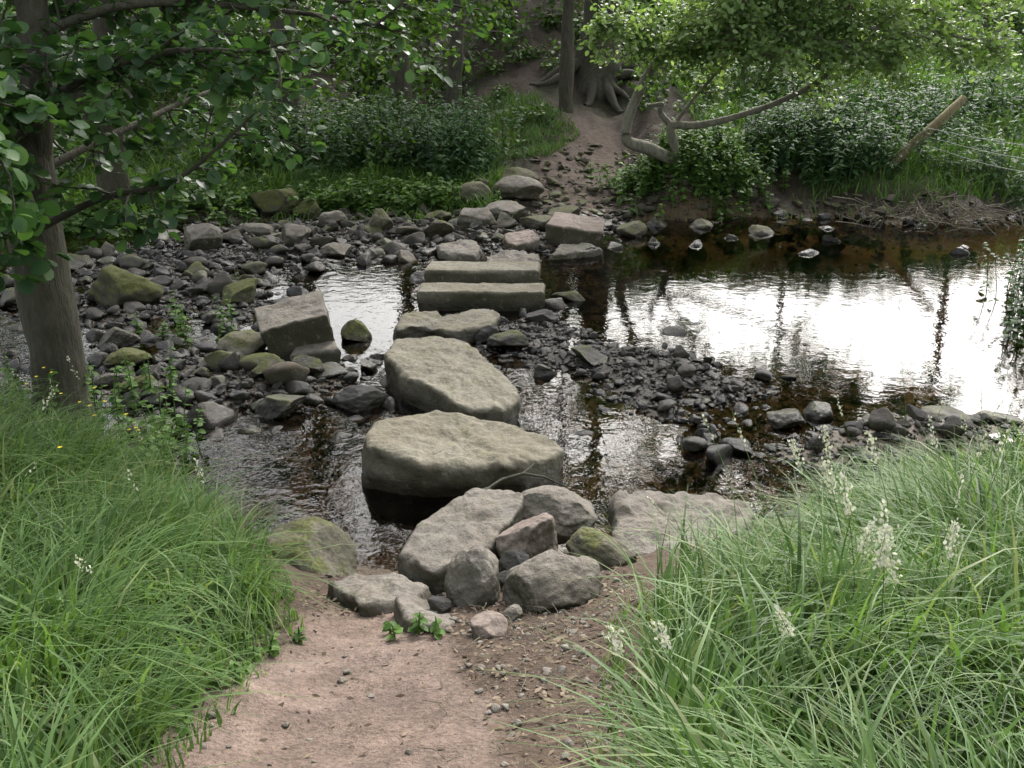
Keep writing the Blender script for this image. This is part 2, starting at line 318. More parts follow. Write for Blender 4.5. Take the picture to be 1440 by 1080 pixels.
boulder('boulder',.32,3.7,.14,.14,.12,S_fore,33,zc=.38)
boulder('boulder',-.02,3.62,.10,.09,.08,S_drk,34,zc=.38)
boulder('boulder',.0,3.22,.09,.09,.07,S_fore,35,zc=.48)
boulder('boulder',-1.0,4.2,.52,.42,.34,S_mosl,30,rot=-.5,zc=.13,tilt=(.1,.3),lod=6)
boulder('boulder',1.25,4.2,.36,.32,.30,S_mosl,31,zc=.24,rot=.4,lod=6)
slab('flat_rock',[(-.85,3.72),(-.55,3.86),(-.38,3.72),(-.42,3.52),(-.66,3.42)],.1,.33,S_fore,(0,-.22),.03,.04,seed=15)
slab('flat_rock',[(-.52,3.42),(-.30,3.48),(-.2,3.22),(-.28,3.08),(-.42,3.15)],.25,.455,S_fore,(-.1,-.25),.03,.035,seed=16)
RK=[(-4.0,9.6,.82,.52,S_moss),(-3.6,14.6,.8,.5,S_moss),(-3.0,14.4,.55,.38,S_moss),(-4.0,12.2,.62,.36,S_fore),(-2.75,12.3,.46,.36,S_fore),(-1.8,13,.42,.4,S_mosl),
(-1.38,8.35,.34,.28,S_moss),(-2.75,9.5,.42,.28,S_moss),(.62,9.8,.42,.26,S_mosl),(.0,8.05,.44,.2,S_cob),(-1.68,6.55,.38,.18,S_cob),(-1.12,6.7,.46,.22,S_drk),(-2.36,8,.44,.24,S_mosl),(-1.62,7.25,.3,.2,S_cob),(-1.95,7.1,.28,.16,S_cob),
(-1.56,5.75,.26,.18,S_drk),(-1.17,6.1,.26,.18,S_cob),(-1.86,5.65,.24,.14,S_drk),(2.72,8.2,.3,.2,S_drk),(3.08,7.65,.28,.22,S_drk),(3.7,7.9,.4,.2,S_drk),(2.42,8.3,.22,.22,S_drk),
(3.42,13.3,.5,.36,S_mosl),(2.7,13.7,.48,.3,S_mosl),(3.7,12,.45,.34,S_drk),(4.45,13.6,.34,.28,S_cob),(2.7,7.05,.3,.14,S_drk),(3.25,6.75,.24,.12,S_drk),(1.95,6.35,.3,.18,S_cob),(2.25,6.5,.28,.18,S_cob),(1.5,9.7,.36,.18,S_drk),
(1.68,13.2,.48,.4,S_mosl),(-.6,14.7,.58,.42,S_mosl),(.1,14.85,.85,.42,S_fore),(-.55,13.2,.68,.38,S_fore),(-.05,14,.75,.34,S_fore),(-.1,13.3,.45,.3,S_fore),(.35,13.4,.5,.28,S_cob),(-1.1,13.9,.45,.3,S_mosl),(-1.0,12.7,.45,.25,S_cob),(.75,13.9,.5,.25,S_cob),
(-.25,8.3,.3,.18,S_drk),(.3,8.9,.34,.16,S_drk),(.25,7.4,.26,.16,S_cob),(.65,7.6,.34,.14,S_cob),(.45,6.2,.34,.14,S_drk),(.05,6.55,.26,.13,S_drk),(5.6,12,.4,.3,S_drk),(5.9,12.3,.3,.3,S_drk),(5.2,11.8,.24,.28,S_drk),(1.0,10.2,.3,.16,S_drk),(1.65,8.6,.26,.14,S_drk),
(2.3,9.4,.24,.22,S_drk),(2.45,10.0,.28,.26,S_drk),(1.9,8.9,.24,.2,S_drk),(1.75,11.0,.3,.28,S_drk),(2.2,7.6,.22,.14,S_drk),(1.45,10.6,.26,.2,S_drk),(2.6,7.6,.2,.16,S_drk),(1.2,11.2,.26,.2,S_drk),(2.9,7.2,.18,.14,S_drk),(4.3,12.8,.4,.4,S_drk),(3.9,13.9,.4,.25,S_cob),(4.9,13.6,.4,.25,S_cob),(3.0,14.1,.35,.2,S_cob),
(3.4,8.6,.24,.26,S_drk),(3.0,9.2,.22,.3,S_drk),(2.0,9.9,.2,.24,S_drk),(3.9,7.3,.24,.18,S_drk),(3.5,7.2,.2,.16,S_drk),(2.4,12.4,.3,.3,S_drk),(3.0,12.9,.34,.34,S_drk),(1.3,12.3,.34,.26,S_cob),
(2.55,6.1,.28,.12,S_cob),(3.0,6.2,.36,.10,S_cob),(3.5,6.4,.36,.12,S_mosl),(1.5,5.9,.26,.12,S_drk),(1.1,5.7,.22,.12,S_drk),(.55,5.3,.18,.10,S_drk),(-.3,4.9,.16,.1,S_drk),
(-1.4,5.05,.26,.16,S_drk),(-3.2,7.6,.36,.2,S_moss),(-2.9,7.0,.3,.2,S_moss),(-3.5,8.2,.4,.25,S_cob),(-.95,10.6,.4,.22,S_drk),(-1.3,11.6,.36,.2,S_fore),(.9,11.9,.35,.2,S_cob),(.15,10.8,.4,.2,S_cob),(.6,10.7,.35,.2,S_drk),(2.1,13.9,.5,.3,S_cob),(.1,15.7,.7,.3,S_mosl),(-.5,15.5,.5,.3,S_cob),(-2.2,11.9,.4,.22,S_fore),(-3.4,12.9,.5,.28,S_fore),(-5.2,11.0,.5,.26,S_cob),(-4.7,13.1,.5,.16,S_step),(-2.5,13.4,.4,.3,S_fore)]
for k,(a,b_,w,h,m) in enumerate(RK):
    boulder('rock',a,b_,w,w*rng.uniform(.7,.95),h,m,100+k,rot=rng.uniform(-.5,.5),ncut=int(rng.integers(6,14)),dmin=.42,sink=.18,tilt=(rng.uniform(-.15,.15),rng.uniform(-.15,.15)))
HE=np.array(hero)
def scatter_rocks(name,n,dens,box,smin,smax,pw,mat,lod,flat=.6,embed=.3,avoid=.8):
    nvar=14; vs=[rockshape(lod,500+k+lod*50,11,.40,.78,.13) for k in range(nvar)]
    xx=rng.uniform(box[0],box[1],n*6); yy=rng.uniform(box[2],box[3],n*6)
    k=rng.random(n*6)<dens(xx,yy); xx,yy=xx[k][:n],yy[k][:n]
    s=smin*(smax/smin)**(rng.random(len(xx))**pw)
    if avoid>0:
        D=np.sqrt((xx[:,None]-HE[None,:,0])**2+(yy[:,None]-HE[None,:,1])**2)-HE[None,:,2]*avoid
        k=D.min(1)>-.0; xx,yy,s=xx[k],yy[k],s[k]
    zz=H(xx,yy); B=Bd()
    for v in range(nvar):
        ids=np.where(np.arange(len(xx))%nvar==v)[0]; p,f=vs[v]; m=len(ids)
        if m==0: continue
        a=rng.uniform(0,6.28,m); t=rng.normal(0,.2,m)
        sc=np.stack([s[ids],s[ids]*rng.uniform(.55,1,m),s[ids]*rng.uniform(.5,1.15,m)*flat],1)/2
        q=p[None]*sc[:,None,:]
        ct,st=np.cos(t)[:,None],np.sin(t)[:,None]; q=np.stack([q[...,0]*ct-q[...,2]*st,q[...,1],q[...,0]*st+q[...,2]*ct],-1)
        ca_,sa=np.cos(a)[:,None],np.sin(a)[:,None]; q=np.stack([q[...,0]*ca_-q[...,1]*sa,q[...,0]*sa+q[...,1]*ca_,q[...,2]],-1)
        q=q+np.stack([xx[ids],yy[ids],zz[ids]+sc[:,2]*(1-2*embed)],1)[:,None,:]
        F=(f[None]+(np.arange(m)*len(p))[:,None,None]).reshape(-1,3)
        B.add(q.reshape(-1,3),F)
    return B.obj(name,[mat])
inb=lambda x,y:(yN(x)-y<.12)&(y-yF(x)<.35)
def dn_cob(x,y):
    return inb(x,y)*np.clip((1.0*g2(x,y,-3.6,10.4,2.9,3.4)+.9*g2(x,y,-1.3,13.2,2.6,1.3)+.9*g2(x,y,-2.1,7.1,1.4,1.1))*(.85+.4*fb2(x,y,1.2))-.6*g2(x,y,-1.6,9.9,.5,.9)-.4*g2(x,y,-2.6,10.6,.8,.3),0,1)
def dn_grv(x,y):
    return inb(x,y)*np.clip(1.4*g2(x,y,1.0,7.6,2.6,1.35,-.95)+.8*g2(x,y,-2.8,9.5,3.4,4)+.8*g2(x,y,-1.7,6.9,1.3,1.1)+.7*g2(x,y,2.6,6.0,1.2,.5,.35)+.7*g2(x,y,.2,11.5,1.6,1.5)+.12-.6*g2(x,y,4.1,10.4,1.7,2.4)-.5*g2(x,y,-1.6,9.9,.5,.8)-1.0*g2(x,y,-.6,4.9,1.2,.35),0,1)
scatter_rocks('river_cobbles',650,dn_cob,(-8,1.5,5.5,14.8),.1,.42,2.2,S_cob,3,.65,.25)
scatter_rocks('river_cobbles',1700,dn_cob,(-8,1.5,5.5,14.8),.07,.28,1.8,S_drk,3,.6,.25)
scatter_rocks('river_gravel',8500,dn_grv,(-6,4.5,4.7,14.6),.035,.15,1.9,S_drk,3,.6,.22)
scatter_rocks('river_gravel',1000,dn_grv,(-6,4.5,4.7,14.6),.03,.14,1.6,S_cob,3,.6,.25)
scatter_rocks('river_pebbles',32000,lambda x,y:np.clip(dn_grv(x,y)+.12*inb(x,y)+.3*g2(x,y,-3,10,3,3)*inb(x,y),0,1),(-6,6,4.7,14.8),.018,.065,1.4,S_drk,2,.7,.25,0)
scatter_rocks('river_gravel',380,lambda x,y:inb(x,y)*(x>1)*(.25+.8*g2(x,y,2.2,8.5,1.2,2.5)),(1,6,5.5,14.3),.10,.26,2.0,S_drk,3,.75,.0)
fdirt=lambda x,y:((x>-.9)&(x<.5)&(yN(x)-y>0))*np.where((x>np.interp(y,[1.85,2.5,3.2],[.0,-.14,-.26]))|(y>3.4),1.0,.12)
scatter_rocks('path_pebbles',1800,fdirt,(-.9,.6,1.6,4.7),.006,.045,2.4,S_fore,2,.6,.35,0)
fpath=lambda x,y:(np.abs(x-np.interp(y,[13,15,17,19],[.8,.9,1.3,1.6]))<1.1)*np.exp(-(y-13.5)/2.5)
scatter_rocks('path_stones',800,fpath,(-.6,2.6,13.2,18),.04,.26,1.8,S_cob,3,.5,.3,0)
scatter_rocks('bank_stones',260,lambda x,y:(y-yF(x)>-.35)*(y-yF(x)<.5)*(x>1.8)*1.0,(1.8,9,13,15.6),.06,.35,1.8,S_cob,3,.6,.3,0)

# ------------------------------------------------------------------ vegetation primitives
def tmpl(rows,fold=.12,curl=.15):
    V=[];
    for t,w in rows:
        for s in (-1,0,1): V.append((s*w,t,-curl*t*t+fold*abs(s)*w*2))
    F=[]
    for r in range(len(rows)-1):
        for s in range(2): a=r*3+s; F.append((a,a+1,a+4,a+3))
    return np.array(V),np.array(F)
LF_round=tmpl([(0,.03),(.15,.28),(.45,.46),(.75,.40),(.95,.18),(1,.03)])
LF_mid=tmpl([(0,.05),(.3,.36),(.7,.32),(1,.04)])
def _t2(rows,curl):
    V=[];F=[]
    for t,w in rows: V+= [(-w,t,-curl*t*t),(w,t,-curl*t*t)]
    for r in range(len(rows)-1): a=2*r; F.append((a,a+1,a+3,a+2))
    return np.array(V),np.array(F)
LF_far=_t2([(0,.12),(.45,.42),(1,.08)],.2)
LF_nar=_t2([(0,.06),(.4,.22),(1,.03)],.25)
def add_leaves(B,P,D,Nn,size,T,m):
    if len(P)==0: return
    D=nrm(D); S=nrm(np.cross(D,Nn)); Nn=np.cross(S,D); v,f=T; n=len(P)
    sz=size[:,None,None]
    q=P[:,None,:]+sz*(v[None,:,0:1]*S[:,None,:]+v[None,:,1:2]*D[:,None,:]+v[None,:,2:3]*Nn[:,None,:])
    F=(f[None]+(np.arange(n)*len(v))[:,None,None]).reshape(-1,4)
    B.add(q.reshape(-1,3),F,m)
def tube(B,P,R,m=0,k=8,rough=0.0):
    P=np.asarray(P,float); R=np.asarray(R,float); n=len(P)
    Tn=nrm(np.gradient(P,axis=0)); ref=np.array([0,0,1.0]) if abs(Tn[0,2])<.8 else np.array([0,1.0,0])
    A=nrm(np.cross(Tn,ref)); Bv=np.cross(Tn,A); a=np.arange(k)/k*2*math.pi
    V=P[:,None,:]+R[:,None,None]*(np.cos(a)[None,:,None]*A[:,None,:]+np.sin(a)[None,:,None]*Bv[:,None,:])
    V=V.reshape(-1,3)
    if rough>0:
        c=np.repeat(P,k,0); V=c+(V-c)*(1+rough*fbm(V*3.5,3))[:,None]
    i=(np.arange(n-1)[:,None]*k+np.arange(k)[None,:]).ravel(); j=(np.arange(n-1)[:,None]*k+(np.arange(k)[None,:]+1)%k).ravel()
    B.add(V,np.stack([i,j,j+k,i+k],1),m)
def spline(P,n):
    P=np.asarray(P,float); m=len(P); Q=np.vstack([2*P[0]-P[1],P,2*P[-1]-P[-2]]); t=np.linspace(0,m-1-1e-6,n); i=t.astype(int); f=(t-i)[:,None]
    a,b_,c_,d_=Q[i],Q[i+1],Q[i+2],Q[i+3]
    return .5*((2*b_)+(-a+c_)*f+(2*a-5*b_+4*c_-d_)*f*f+(-a+3*b_-3*c_+d_)*f**3)
def limb(B,pts,r0,r1,ntw,twl,nlf,lsz,T,mw=0,ml=1,start=.25,spread=.22,droop=-.1,sub=2,k=8,wob=.04):
    n=max(8,len(pts)*6); P=spline(pts,n); ln=np.linalg.norm(P[-1]-P[0])
    P=P+wob*ln*.25*np.stack([fbm(P*1.7+9,2),fbm(P*1.7+19,2),fbm(P*1.7+29,2)],1)*np.linspace(0,1,n)[:,None]
    R=np.linspace(1,0,n)**.8*(r0-r1)+r1; tube(B,P,R,mw,k,.1 if r0>.05 else 0)
    Tn=nrm(np.gradient(P,axis=0))
    for _ in range(ntw):
        s=int(rng.uniform(start,1)*(n-1)); base=P[s]
        dr=nrm(Tn[s]*rng.uniform(.2,1)+rng.normal(0,.8,3)*np.array([1,1,.6])+np.array([0,0,droop]))
        L_=twl*rng.uniform(.5,1.3); q=[base]; dcur=dr
        for j in range(5): dcur=nrm(dcur+rng.normal(0,.18,3)+np.array([0,0,droop*.3])); q.append(q[-1]+dcur*L_/5)
        q=np.array(q); tube(B,q,np.linspace(min(r0*.35,.012),.002,6),mw,4)
        segs=[q]
        for j in range(sub):
            b0=q[int(rng.integers(2,6))]; d2=nrm(dcur+rng.normal(0,.7,3)); e_=b0+d2*L_*.45; segs.append(np.array([b0,(b0+e_)/2+rng.normal(0,.02,3),e_])); tube(B,segs[-1],np.array([.004,.003,.0015]),mw,3)
        for sg in segs:
            m=max(2,int(nlf*(1 if sg is q else .5))); t=rng.uniform(.1,1,m)*(len(sg)-1); i=np.minimum(t.astype(int),len(sg)-2); f=(t-i)[:,None]
            Pp=sg[i]*(1-f)+sg[i+1]*f+rng.normal(0,spread*lsz,(m,3)); ax=nrm(sg[-1]-sg[0])
            D=ax[None]*rng.uniform(.1,.9,(m,1))+rng.normal(0,.7,(m,3))*np.array([1,1,.5])+np.array([0,0,-.15])
            Nn=np.array([0,0,1.0])+rng.normal(0,.45,(m,3))
            add_leaves(B,Pp,D,Nn,lsz*rng.uniform(.6,1.2,m),T,ml)
def clump(B,c,r,n,lsz,T,m):
    u=nrm(rng.normal(size=(n,3)))*(rng.random((n,1))**.45); P=np.array(c)+u*np.array(r)
    P+= .25*np.array(r)*np.stack([fbm(P*2.1,2),fbm(P*2.1+5,2),fbm(P*2.1+9,2)],1)
    D=u*np.array([1,1,.4])+rng.normal(0,.6,(n,3))+np.array([0,0,-.2]); Nn=np.array([0,0,1.0])+.6*u+rng.normal(0,.4,(n,3))
    add_leaves(B,P,D,Nn,lsz*rng.uniform(.6,1.3,n),T,m)
def auto_tree(name,x,y,r,h,lean,nl,lowz,lsz,mats,reach=2.2,T=LF_far,ntw=14,nlf=14,flare=1.8,roots=0):
    B=Bd(); zg=float(H(np.array([x]),np.array([y]))[0]); z0=zg-.7
    P=spline([(x,y,z0),(x,y,zg+.1),(x+lean[0]*.2,y+lean[1]*.2,zg+h*.25),(x+lean[0]*.6,y+lean[1]*.6,zg+h*.6),(x+lean[0],y+lean[1],zg+h)],26)
    zz=P[:,2]-zg; R=r*(1-.75*np.clip(zz/h,0,1))*(1+(flare-1)*np.exp(-np.maximum(zz+.2,0)/.35))
    tube(B,P,R,0,16,.22)
    for k in range(roots):
        a=-2.9+k*2.7/max(1,roots-1)+rng.normal(0,.15); L_=rng.uniform(.8,1.6); q=[]
        for s in np.linspace(0,1,7):
            px,py=x+math.cos(a)*(r*.8+L_*s),y+math.sin(a)*(r*.8+L_*s)+.1*math.sin(5*s+k)
            q.append((px,py,float(H(np.array([px]),np.array([py]))[0])+.28*(1-s)**2+.0))
        tube(B,spline(q,18),np.linspace(.13,.03,18)*(r/.4),0,8,.2)
    for k in range(nl):
        t=rng.uniform(lowz/h,1); b0=P[min(25,int(4+t*21))]; a=rng.uniform(0,6.28); L_=reach*rng.uniform(.6,1.1)*(1.15-t*.5)
        dv=np.array([math.cos(a),math.sin(a),rng.uniform(-.15,.5)])
        limb(B,[b0,b0+dv*L_*.5+np.array([0,0,.15]),b0+dv*L_+np.array([0,0,-.1])],r*.35,.012,ntw,reach*.4,nlf,lsz,T)
    return B.obj(name,mats)
# --- near left tree
B=Bd()
z0=float(H(np.array([-3.15]),np.array([6.2]))[0])
P=spline([(-3.15,6.25,z0-.2),(-3.13,6.28,z0+.5),(-3.13,6.3,1.5),(-3.12,6.3,2.1)],26); R=np.linspace(.185,.16,26); R[:6]*=[1.5,1.4,1.3,1.2,1.12,1.05]; tube(B,P,R,0,20,.16)
limb(B,[(-3.12,6.3,1.7),(-2.93,6.25,2.4),(-2.87,6.2,3.3),(-2.9,6.2,4.8),(-2.8,6.2,6.0)],.12,.03,20,1.0,12,.095,LF_round,0,1,.3,wob=.01)
limb(B,[(-3.12,6.3,1.8),(-3.28,6.2,2.5),(-3.35,6.1,3.8),(-3.5,6.1,5.5)],.12,.03,14,1.0,12,.095,LF_round,0,1,.3,wob=.01)
K=dict(T=LF_round,k=7,start=.15)
limb(B,[(-3.2,6.2,1.35),(-2.6,6.1,1.62),(-2.1,6.05,1.75),(-1.55,6.0,2.15)],.028,.006,12,.42,10,.085,**K)
limb(B,[(-3.2,6.2,1.9),(-2.6,5.9,2.3),(-2.0,5.9,2.5),(-1.3,5.9,2.5)],.035,.006,30,.5,13,.085,**K)
limb(B,[(-3.1,6.2,2.5),(-2.4,6.3,2.75),(-1.6,6.6,2.75),(-.7,7.0,2.6)],.035,.006,28,.55,13,.085,**K)
limb(B,[(-3.1,6.2,2.9),(-2.3,6.3,3.3),(-1.2,6.6,3.4),(0,7.0,3.1)],.04,.006,26,.6,12,.085,**K)
limb(B,[(-3.2,6.2,2.2),(-2.9,5.3,2.4),(-2.5,4.6,2.35),(-2.2,4.1,2.2)],.03,.006,28,.4,12,.09,**K)
limb(B,[(-3.2,6.2,1.9),(-3.1,5.6,1.9),(-2.85,5.0,1.85),(-2.6,4.7,1.7)],.025,.006,22,.35,12,.10,**K)
limb(B,[(-3.2,6.2,2.0),(-3.0,5.4,2.1),(-2.6,4.6,2.0),(-2.35,4.2,1.85)],.025,.006,22,.32,12,.10,**K)
limb(B,[(-3.2,6.2,1.6),(-3.3,5.4,1.5),(-3.0,4.9,1.55)],.02,.006,14,.35,10,.10,**K)
limb(B,[(-3.2,6.3,1.7),(-2.7,7.2,2.0),(-2.3,8.0,2.2),(-1.9,8.6,2.3)],.03,.006,24,.5,12,.085,**K)
limb(B,[(-3.2,6.3,2.1),(-3.6,7.5,2.3),(-3.6,8.6,2.5)],.03,.006,20,.6,12,.09,**K)
K2=dict(T=LF_far,k=7,start=.1,spread=1.0)
for q in [[(-2.88,6.2,3.6),(-2.2,7.4,4.2),(-1.4,8.6,4.4)],[(-2.9,6.2,4.0),(-3,7.7,4.8),(-2.6,9.4,5.0)],[(-2.9,6.2,4.4),(-1.6,7.2,5.2),(-.4,8.2,5.4)],[(-2.9,6.2,3.4),(-3.6,7.8,3.8),(-3.9,9.2,3.9)]]:
    limb(B,q,.05,.01,34,.8,16,.11,**K2)  # upper crown out of view, added to keep bright sky out of the left water
B.obj('alder_tree',[M_bark,M_leaf])
# --- tree further left on the far bank, overhanging
B=Bd(); P=spline([(-6.0,14.6,-.3),(-5.9,14.5,1.5),(-5.6,14.2,3),(-5.6,14,6),(-5.2,14,8)],24); tube(B,P,np.linspace(.26,.08,24),0,14,.15)
for q in [[(-5.9,14.5,1.9),(-4.6,13.6,2.4),(-3.2,12.9,2.5)],[(-5.7,14.3,2.6),(-4.2,13.4,3.0),(-2.4,12.8,3.0),(-1.0,12.4,2.9)],[(-5.7,14.3,2.8),(-4.0,14.4,3.3),(-2.0,14.6,3.2),(-.4,14.6,2.9)],[(-5.8,14.4,1.5),(-5.2,13.4,1.9),(-4.6,12.4,1.7)],[(-5.7,14.3,3.2),(-4,14,4.2),(-2,13.6,4.3),(0,13.4,4.0)],[(-5.8,14.4,2.2),(-7,13.6,2.5),(-7.6,13,2.3)],[(-5.7,14.3,2.5),(-4.2,13.9,2.6),(-2.6,13.6,2.6),(-1.2,13.4,2.55)],
          [(-5.6,14.1,4.2),(-4.4,13.6,5.2),(-2.6,13.2,5.6),(-1.2,12.8,5.3)],[(-5.5,14,5.5),(-4,13.8,6.6),(-2,13.6,6.8),(-.4,13.4,6.4)],[(-5.6,14,4.6),(-5,12.8,5),(-4,11.6,4.8)]]:  # high limbs on this line are out of view, added to block sky reflections
    limb(B,q,.06,.01,36,.75,14,.10,LF_mid,start=.1)
B.obj('alder_tree',[M_bark,M_leafd])
# --- leaning hawthorn with the crooked pale limb
B=Bd()
limb(B,[(2.55,14.9,.75),(2.05,14.8,.98),(1.72,14.75,1.1),(1.72,14.75,1.4),(1.88,14.75,1.8),(2.05,14.7,2.15),(2.5,14.6,2.7),(3.2,14.4,3.3),(3.4,14.3,5.0),(3.2,14.3,6.6)],.095,.035,44,.7,14,.085,LF_mid,start=.6,wob=.01,k=12)
limb(B,[(2.5,14.85,.85),(2.40,14.8,1.15),(2.38,14.78,1.32),(2.7,14.75,1.32),(3.2,14.7,1.42),(3.8,14.6,1.62),(4.25,14.5,1.85),(4.6,14.4,2.15),(5.0,14.3,2.6)],.07,.02,22,.5,10,.075,LF_mid,start=.7,wob=.02,k=12)
limb(B,[(2.38,14.8,1.3),(2.2,14.78,1.5),(2.22,14.78,1.62),(2.0,14.75,1.6)],.05,.02,0,.3,6,.07,LF_mid)
limb(B,[(2.4,14.8,1.3),(2.6,14.78,1.6),(2.9,14.8,1.95),(3.4,14.8,2.5)],.035,.012,14,.5,10,.07,LF_mid,start=.5)
for q in [[(2.3,14.7,2.4),(1.6,14.2,2.75),(1.3,13.8,2.75)],[(2.5,14.6,2.7),(3.4,13.8,2.9),(4.4,13.2,2.7),(5.2,12.9,2.6)],[(3.2,14.4,3.3),(4.2,14.2,3.4),(5.4,14.0,3.1),(6.4,13.8,2.9)],[(2.3,14.7,2.4),(2.7,14.0,2.75),(3.4,13.4,2.6),(3.9,13.1,2.5)],[(2.5,14.6,2.7),(3.1,14.5,2.75),(4.0,14.5,2.65),(5.1,14.4,2.6)],[(3.2,14.4,3.2),(3.2,13.6,3.1),(2.7,12.9,2.9)],[(2.5,14.6,2.8),(3.4,14.2,3.0),(4.4,13.9,2.95),(5.6,13.6,2.85)],[(2.2,14.7,2.3),(2.5,14.3,2.5),(3.2,14.0,2.55),(4.3,13.8,2.5)],
          [(2.4,14.6,2.6),(3.3,13.6,2.75),(4.2,13.2,2.5),(4.9,13.0,2.3)],[(2.4,14.6,2.6),(2.6,13.6,2.75),(2.9,13.1,2.55),(3.3,12.8,2.35)],[(3.0,14.4,2.9),(4.4,13.6,2.9),(5.6,13.2,2.6),(6.3,13.0,2.4)]]:
    limb(B,q,.03,.008,46,.5,18,.08,LF_mid,start=.1,spread=.6)
for q in [[(3.3,14.3,3.8),(4.6,13.9,4.4),(6.2,13.6,4.5),(7.6,13.4,4.2)],[(3.3,14.3,4.2),(2.2,13.8,4.9),(1.0,13.4,5.0),(0,13.2,4.7)],[(3.4,14.3,5),(4.6,13.8,5.8),(6.2,13.6,6.0)],[(3.3,14.3,4.4),(3.6,13.2,4.6),(3.8,12.2,4.2)],[(3.3,14.3,5.6),(2.4,13.8,6.4),(1.2,13.6,6.4)],[(3.3,14.3,4),(4.6,13.4,4.0),(5.6,12.6,3.9)],[(3.3,14.3,4),(2.6,13.4,4.2),(1.8,12.4,3.9)],
          [(3.3,14.3,3.6),(2.2,13.4,3.9),(.8,12.4,3.7)],[(3.4,14.3,5),(4.4,13,5),(5.4,12,4.6)],[(3.4,14.3,5.4),(3,12.8,5.6),(2.6,11.6,5.2)],[(3.3,14.3,3.5),(4.0,13.6,3.5),(5.0,13.2,3.3)]]:
    limb(B,q,.04,.01,38,.75,17,.10,LF_far,start=.1,spread=1.2)  # unseen upper canopy, added to screen the near stream from the sky
B.obj('hawthorn_tree',[M_barkp,M_leafb])
# --- background trees
mt=[M_bark,M_leafd]
auto_tree('oak_tree',1.8,21.2,.42,7,(.3,.2),10,3.6,.11,mt,2.2,flare=1.7,roots=7)
auto_tree('ash_tree',1.05,19.4,.14,6,(.05,.1),6,3.4,.10,mt,1.4,flare=1.3)
auto_tree('sycamore_tree',-2.1,19.0,.2,9,(-.1,0),10,5.2,.11,mt,2.0,flare=1.3)
auto_tree('sycamore_tree',-1.15,19.3,.15,9,(.8,0),9,5.0,.11,mt,1.8,flare=1.3)
auto_tree('sycamore_tree',-4.2,18.6,.28,9,(.3,0),10,5.4,.11,mt,2.2,flare=1.4)
auto_tree('sycamore_tree',-8.0,18.5,.3,7,(.3,0),16,1.3,.11,mt,2.4,flare=1.4)
auto_tree('sycamore_tree',-9.5,15.5,.25,7,(.8,0),16,1.2,.11,mt,2.6,flare=1.4)
auto_tree('sycamore_tree',-.2,23.5,.2,6,(0,0),12,1.2,.11,mt,1.4,flare=1.4)
auto_tree('ash_tree',6.9,24.0,.07,11,(.25,0),5,8.0,.11,mt,1.6,flare=1.3)
auto_tree('ash_tree',11.5,25,.12,10,(.4,0),5,7.5,.11,mt,1.6,flare=1.3)
# --- woodland undergrowth (mass)
B=Bd()
for k in range(160):
    a=rng.uniform(-16,3.4); b_=rng.uniform(19.8,27.5); 
    if -.4<a<2.8 and b_<22.6: continue
    zz=float(H(np.array([a]),np.array([b_]))[0]); r=rng.uniform(.5,1.1); zt=zz+rng.uniform(.2,2.4)*(1 if a<-.2 else .5)
    q=a/b_
    if -.29<q<-.07: zt=min(zt,b_*math.tan(math.radians(14.0))-2.6-r*.8); zt=max(zt,zz-.1)
    clump(B,(a,b_,zt),(r,r,r*.8),330,.12,LF_far,0)
for k in range(120):
    a=rng.uniform(2.8,17); b_=rng.uniform(22,28.5)
    zz=float(H(np.array([a]),np.array([b_]))[0]); r=rng.uniform(.4,.8)
    clump(B,(a,b_,zz+rng.uniform(.1,.4)),(r,r,r*.6),260,.10,LF_far,0)
for k in range(40):
    a=rng.uniform(-9,-2.0); b_=rng.uniform(15.8,20)
    zz=float(H(np.array([a]),np.array([b_]))[0]); r=rng.uniform(.4,.75)
    clump(B,(a,b_,zz+rng.uniform(.2,.6)),(r,r,r*.8),260,.09,LF_far,0)
for k in range(44):   # tufts on the wooded bank
    a=rng.uniform(-2.5,3.4); b_=rng.uniform(18.6,23.5)
    if abs(a-np.interp(b_,[17,19,21],[1.3,1.6,1.8]))<.8: continue
    zz=float(H(np.array([a]),np.array([b_]))[0]); r=rng.uniform(.2,.5)
    clump(B,(a,b_,zz+.1),(r,r,r*.6),130,.08,LF_far,0)
for k in range(46):   # weeds on the grassy slope
    a=rng.uniform(3.6,13); b_=rng.uniform(16.5,22.5)
    zz=float(H(np.array([a]),np.array([b_]))[0]); r=rng.uniform(.25,.6)
    clump(B,(a,b_,zz+.15),(r*1.3,r,r*.7),170,.085,LF_far,0)
B.obj('woodland_undergrowth',[M_leafd])
# --- nettles / herbs
def herbs(name,spots,lsz,hh,mat,T=LF_nar):
    B=Bd()
    for (cx,cy,rx,ry,n) in spots:
        for k in range(n):
            a,b_=cx+rng.normal(0,.5)*rx,cy+rng.normal(0,.5)*ry; zz=float(H(np.array([a]),np.array([b_]))[0]); h=hh*rng.uniform(.5,1.15)
            ln=rng.normal(0,.12,2)*h; P=np.array([(a,b_,zz),(a+ln[0]*.4,b_+ln[1]*.4,zz+h*.55),(a+ln[0],b_+ln[1],zz+h)])
            tube(B,P,np.array([.006,.005,.002]),0,3)
            m=int(10+h*16); t=rng.uniform(.15,1,m); Pp=P[0]+(P[2]-P[0])*t[:,None]; an=rng.uniform(0,6.28,m)
            D=np.stack([np.cos(an),np.sin(an),rng.uniform(-.4,.3,m)],1); Nn=np.array([0,0,1.0])+rng.normal(0,.25,(m,3))
            add_leaves(B,Pp,D,Nn,lsz*(1.3-.6*t)*rng.uniform(.7,1.2,m),T,0)
    return B.obj(name,[mat])
herbs('nettles',[(-1.6,16.8,1.5,1.0,170),(-.8,16.2,.6,.7,110),(-3.4,17,1.6,1,120)],.13,1.1,M_nettle)
